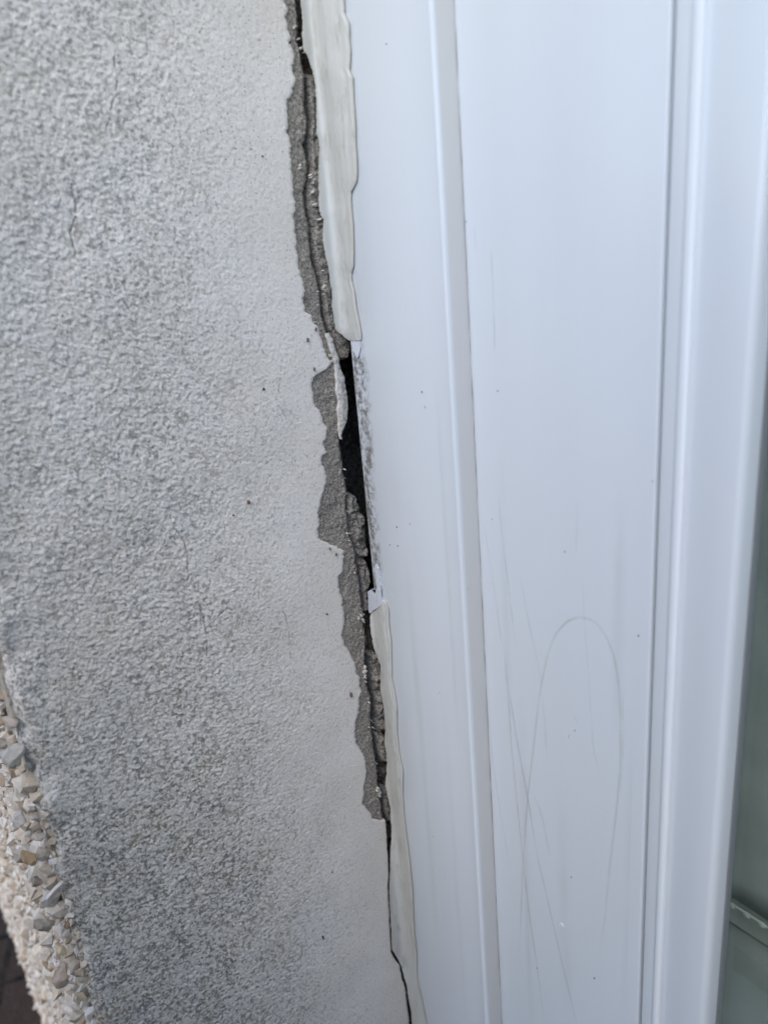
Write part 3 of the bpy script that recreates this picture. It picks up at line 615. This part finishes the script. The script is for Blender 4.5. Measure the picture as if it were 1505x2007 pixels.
# ------------------------------------------------------------------ mortar in the joint
def off(pl, d, ya, yb): return [(x + d, y) for x, y in pl if ya <= y <= yb]
def lump(name, Lp, Rp, ya, yb, xpl, depth, mat, label, seed, rough=.0012, sc=.006, blocks=.9, cat='mortar'):
    L = np.array(Lp); R = np.array(Rp); nr = max(24, int((yb - ya) / 1.0)); ty = np.linspace(ya, yb, nr); nc = 34
    xl = np.interp(ty, L[:, 1], L[:, 0]) + 1.6 * n1(ty, 11, seed); xr_ = np.maximum(np.interp(ty, R[:, 1], R[:, 0]), xl + .6)
    cap = np.minimum(sstep(0, 9, ty - ya), sstep(0, 9, yb - ty))
    V_ = []
    for s in np.linspace(-.06, 1.06, nc):
        sc_ = min(max(s, 0), 1); P = un(np.stack([xl * (1 - sc_) + xr_ * sc_, ty], 1), 0, xpl)
        e = min(1, 4.5 * min(sc_, 1 - sc_))**.6
        nn = fbm(P[:, 1], P[:, 2], sc, 4, seed + 2, .6); rg = 1 - np.abs(fbm(P[:, 1], P[:, 2], sc * 1.4, 2, seed + 9)) * 4
        x_ = xpl + rough * nn * 2 - rough * blocks * np.clip(rg, 0, 1) - (1 - e) * .0025 - (1 - cap) * .003
        P[:, 0] = x_
        if s < 0 or s > 1: P[:, 0] = xpl - depth
        V_.append(P)
    V_ = np.stack(V_, 1).reshape(-1, 3)
    o = link(name, mesh(name, V_, grid_faces(nr, nc), True, sharp=70), mat); o['label'] = label; o['category'] = cat
    return o
Bq = lambda d, a, b: off(B_, d, a, b)
lump('joint_mortar', [(607, 148), (609, 178), (610, 209), (613, 235), (611, 249), (607, 272), (610, 296), (612, 331), (608, 350), (605, 366), (605, 386), (608, 410), (612, 430), (616, 446), (614, 466), (616, 484), (620, 511), (626, 530), (632, 552), (637, 578), (638, 612), (643, 633), (650, 652)],
     [(x + 7, y) for x, y in CU], 140, 655, -.0015, .012, MM, 'narrow grey mortar strip between the crack and the upper cream sealant bead', 31, .0006, .004, .6)
lump('joint_mortar', [(650, 645), (654, 662), (661, 680), (667, 699), (670, 708)], [(664, 640), (672, 655), (690, 664), (693, 680), (691, 692), (684, 701), (675, 708)], 640, 708, -.0012, .012, MB, 'rounded brown mortar lump just under the torn end of the upper sealant bead', 41, .0006, .006, .3)
lump('joint_mortar', [(688, 966), (682, 985), (683, 1004), (686, 1028), (690, 1049), (697, 1065), (701, 1080), (704, 1097)], [(690, 966), (697, 970), (704, 975), (705, 985), (711, 997), (713, 1007), (719, 1015), (723, 1032), (724, 1054), (725, 1079), (722, 1097)], 966, 1098, -.0022, .014, MG, 'crumbling grey-brown mortar chunk wedged at the lower end of the black gap', 51, .0012, .006, .9)
lump('joint_mortar', [(703, 1098), (702, 1104), (708, 1117), (706, 1127), (710, 1140), (711, 1160), (713, 1174), (715, 1204)], [(724, 1098), (726, 1107), (728, 1133), (729, 1150), (724, 1158), (724, 1194), (721, 1204)], 1097, 1205, -.0026, .012, MG, 'small mortar chunk beside the white residue, above the lower sealant bead', 61, .0009, .005, .9)
lump('joint_mortar', [(724, 1283), (732, 1300), (733, 1327), (732, 1337), (733, 1348), (740, 1372), (740, 1390), (742, 1407), (742, 1437)], [(x + 6, y) for x, y in CL], 1280, 1438, -.0022, .012, MG, 'broken knobbly mortar beside the crack at the widest part of the lower sealant bead', 71, .0016, .005, 1.)
lump('joint_mortar', [(741, 1443), (742, 1450), (745, 1468), (749, 1490), (753, 1500)], [(x + 5, y) for x, y in CL], 1440, 1500, -.0022, .012, MG, 'small pale mortar crumb lodged in the crack below the knobbly mortar', 81, .0008, .004, .9)
lump('joint_mortar', [(750, 1543), (752, 1549), (755, 1572), (758, 1599), (762, 1606), (765, 1616)], [(x + 5, y) for x, y in CL], 1543, 1618, -.0022, .012, MG, 'lowest mortar sliver in the crack, level with the bottom of the bare patch', 91, .0008, .004, .9)
lump('joint_mortar', off(B_, -8, 1160, 2090), [(x + 9, y) for x, y in CL], 1185, 2085, -.0085, .012, MB, 'dark mortar deep down in the crack behind the lower sealant bead', 95, .0016, .006, 1.)
lump('joint_mortar', off(B_, -8, -70, 700), [(x + 9, y) for x, y in CU], -60, 655, -.0105, .012, MB, 'dark mortar deep down in the crack behind the upper sealant bead', 97, .0010, .006, 1.)

# ------------------------------------------------------------------ inside
sh = .82
bl = empty('window_blind', 'grey-green fabric blind with white bobble edging hanging behind the glass', 'blind')
MFb = Mat('blind_fabric', (.20, .225, .215), .9, .1)
MFb.color(MFb.mix(MFb.ramp(MFb.noise(22, 4, .6), [(.35, 0.), (.7, 1.)]), (.42, .445, .435), (.54, .56, .55))); MFb.bump(MFb.noise(1500, 2), .0004, .4)
zh = .8225
def cloth(name, y0, za, zb_, amp, seed, mat):
    xx = np.linspace(.02, 1.2, 240); zz = np.linspace(za, zb_, 90)
    Xc, Zc = np.meshgrid(xx, zz); Yc = y0 + amp * fbm(Xc * 1.2, Zc * .7, .06, 3, seed)
    v = np.stack([Xc, Yc, Zc], -1).reshape(-1, 3)
    me = mesh(name, v, grid_faces(90, 240)); o = link(name, me, mat, bl)
    mo = o.modifiers.new('thick', 'SOLIDIFY'); mo.thickness = .0015; return o
cloth('upper_fabric', .060, zh, ZHI - .05, .004, 3, MFb.m)
cloth('lower_band', .0635, .8070, zh + .004, .0006, 6, MFb.m)
MBo = Mat('bobble_white', (.62, .64, .62), .8); MBo.bump(MBo.noise(1500, 3), .0006, .8)
bt = bmesh.new()
x_ = .09
while x_ < 1.15:
    bmesh.ops.create_icosphere(bt, subdivisions=2, radius=.00125, matrix=Matrix.Translation((x_, .0578, zh - .0006)) @ Matrix.Diagonal((1.25, .8, 1, 1)))
    x_ += .0062
n0 = len(bt.verts)
bmesh.ops.create_cone(bt, segments=8, radius1=.0005, radius2=.0005, depth=1.08, cap_ends=True, matrix=Matrix.Translation((.62, .0578, zh)) @ Matrix.Rotation(rad(90), 4, 'Y'))
me = bpy.data.meshes.new('bobble_trim'); bt.to_mesh(me); bt.free()
link('bobble_trim', me, MBo.m, bl)
wb = link('window_board', boxes('window_board', [(.02, .056, .775, WW - .02, .32, .8045), (.10, .0100, .775, WW - .10, .0562, .8044)]), None)
MWB = Mat('board_paint', (.30, .335, .33), .35); MWB.color(MWB.mix(MWB.ramp(MWB.noise(30, 3), [(.4, 0.), (.7, 1.)]), (.30, .325, .325), (.40, .42, .42)))
wb.data.materials.append(MWB.m); wb['label'] = 'smooth pale green-grey window board under the blind, seen through the glass'; wb['category'] = 'window board'
MRo = Mat('room_wall', (.45, .45, .42), .9).m
rm = boxes('interior_room', [(-2.2, 3.2, 0, 2.9, 3.3, 2.6), (-2.3, .1, 0, -2.2, 3.3, 2.6), (2.9, .1, 0, 3.0, 3.3, 2.6), (-2.3, .1, 2.6, 3.0, 3.3, 2.7), (-2.3, .1, .0, 3.0, 3.3, .02)])
link('interior_room', rm, MRo, None, kind='structure')

# ------------------------------------------------------------------ ground
MGd = Mat('paving', rough=.85, spec=.2)
mp = MGd.n.new('ShaderNodeMapping'); mp.inputs['Rotation'].default_value = (0, 0, rad(20)); MGd.l.new(MGd.tc, mp.inputs['Vector'])
bk = MGd.n.new('ShaderNodeTexBrick'); bk.inputs['Scale'].default_value = 1.; bk.inputs['Brick Width'].default_value = .2; bk.inputs['Row Height'].default_value = .1
bk.inputs['Mortar Size'].default_value = .005; bk.inputs['Color1'].default_value = (.048, .030, .025, 1); bk.inputs['Color2'].default_value = (.03, .024, .022, 1); bk.inputs['Mortar'].default_value = (.008, .007, .006, 1)
MGd.l.new(mp.outputs[0], bk.inputs['Vector'])
MGd.color(MGd.mix(MGd.ramp(MGd.noise(60, 4, .7), [(.4, 0.), (.7, .7)]), bk.outputs['Color'], (.06, .05, .045)))
MGd.bump(MGd.math('ADD', MGd.math('MULTIPLY', bk.outputs['Fac'], -2.), MGd.noise(200, 3)), .004, .8)
gm = mesh('paving', [(-150, -150, 0), (150, -150, 0), (150, 150, 0), (-150, 150, 0)], [(0, 1, 2, 3)], False)
link('paving', gm, MGd.m, None, kind='structure')

# added light blocker, hedge-shaped and out of view, to shade the foot of the window
hd = empty('added_shade_hedge', 'added hedge-shaped light blocker, unseen behind the camera, shading the window foot', 'light blocker')
MH = Mat('blocker_leaf', (.045, .065, .03), .6)
MH.color(MH.mix(MH.noise(40, 3), (.10, .085, .05), (.17, .135, .09)))
n = 9000; rg_ = np.random.default_rng(9)
hx = rg_.uniform(.05, 2.6, n); hy = -.31 - np.abs(rg_.normal(0, .05, n)); hz = rg_.uniform(0, 1.13, n)
tp = rg_.random(n) < .3; hz = np.where(tp, 1.13 - np.abs(rg_.normal(0, .03, n)), hz); hy = np.where(tp, rg_.uniform(-1.1, -.31, n), hy)
cpt = np.stack([hx, hy, hz], 1); a = rg_.normal(size=(n, 3)); a /= np.linalg.norm(a, axis=1, keepdims=True); b = np.cross(a, rg_.normal(size=(n, 3))); b /= np.linalg.norm(b, axis=1, keepdims=True)
v = np.stack([cpt - a * .026, cpt + b * .013, cpt + a * .026, cpt - b * .013], 1).reshape(-1, 3)
link('blocker_leaves', mesh('blocker_leaves', v, np.arange(n * 4).reshape(n, 4), False), MH.m, hd, kind='stuff')
link('blocker_core', boxes('blocker_core', [(.09, -1.06, 0, 2.56, -.35, 1.09)]), MH.m, hd)
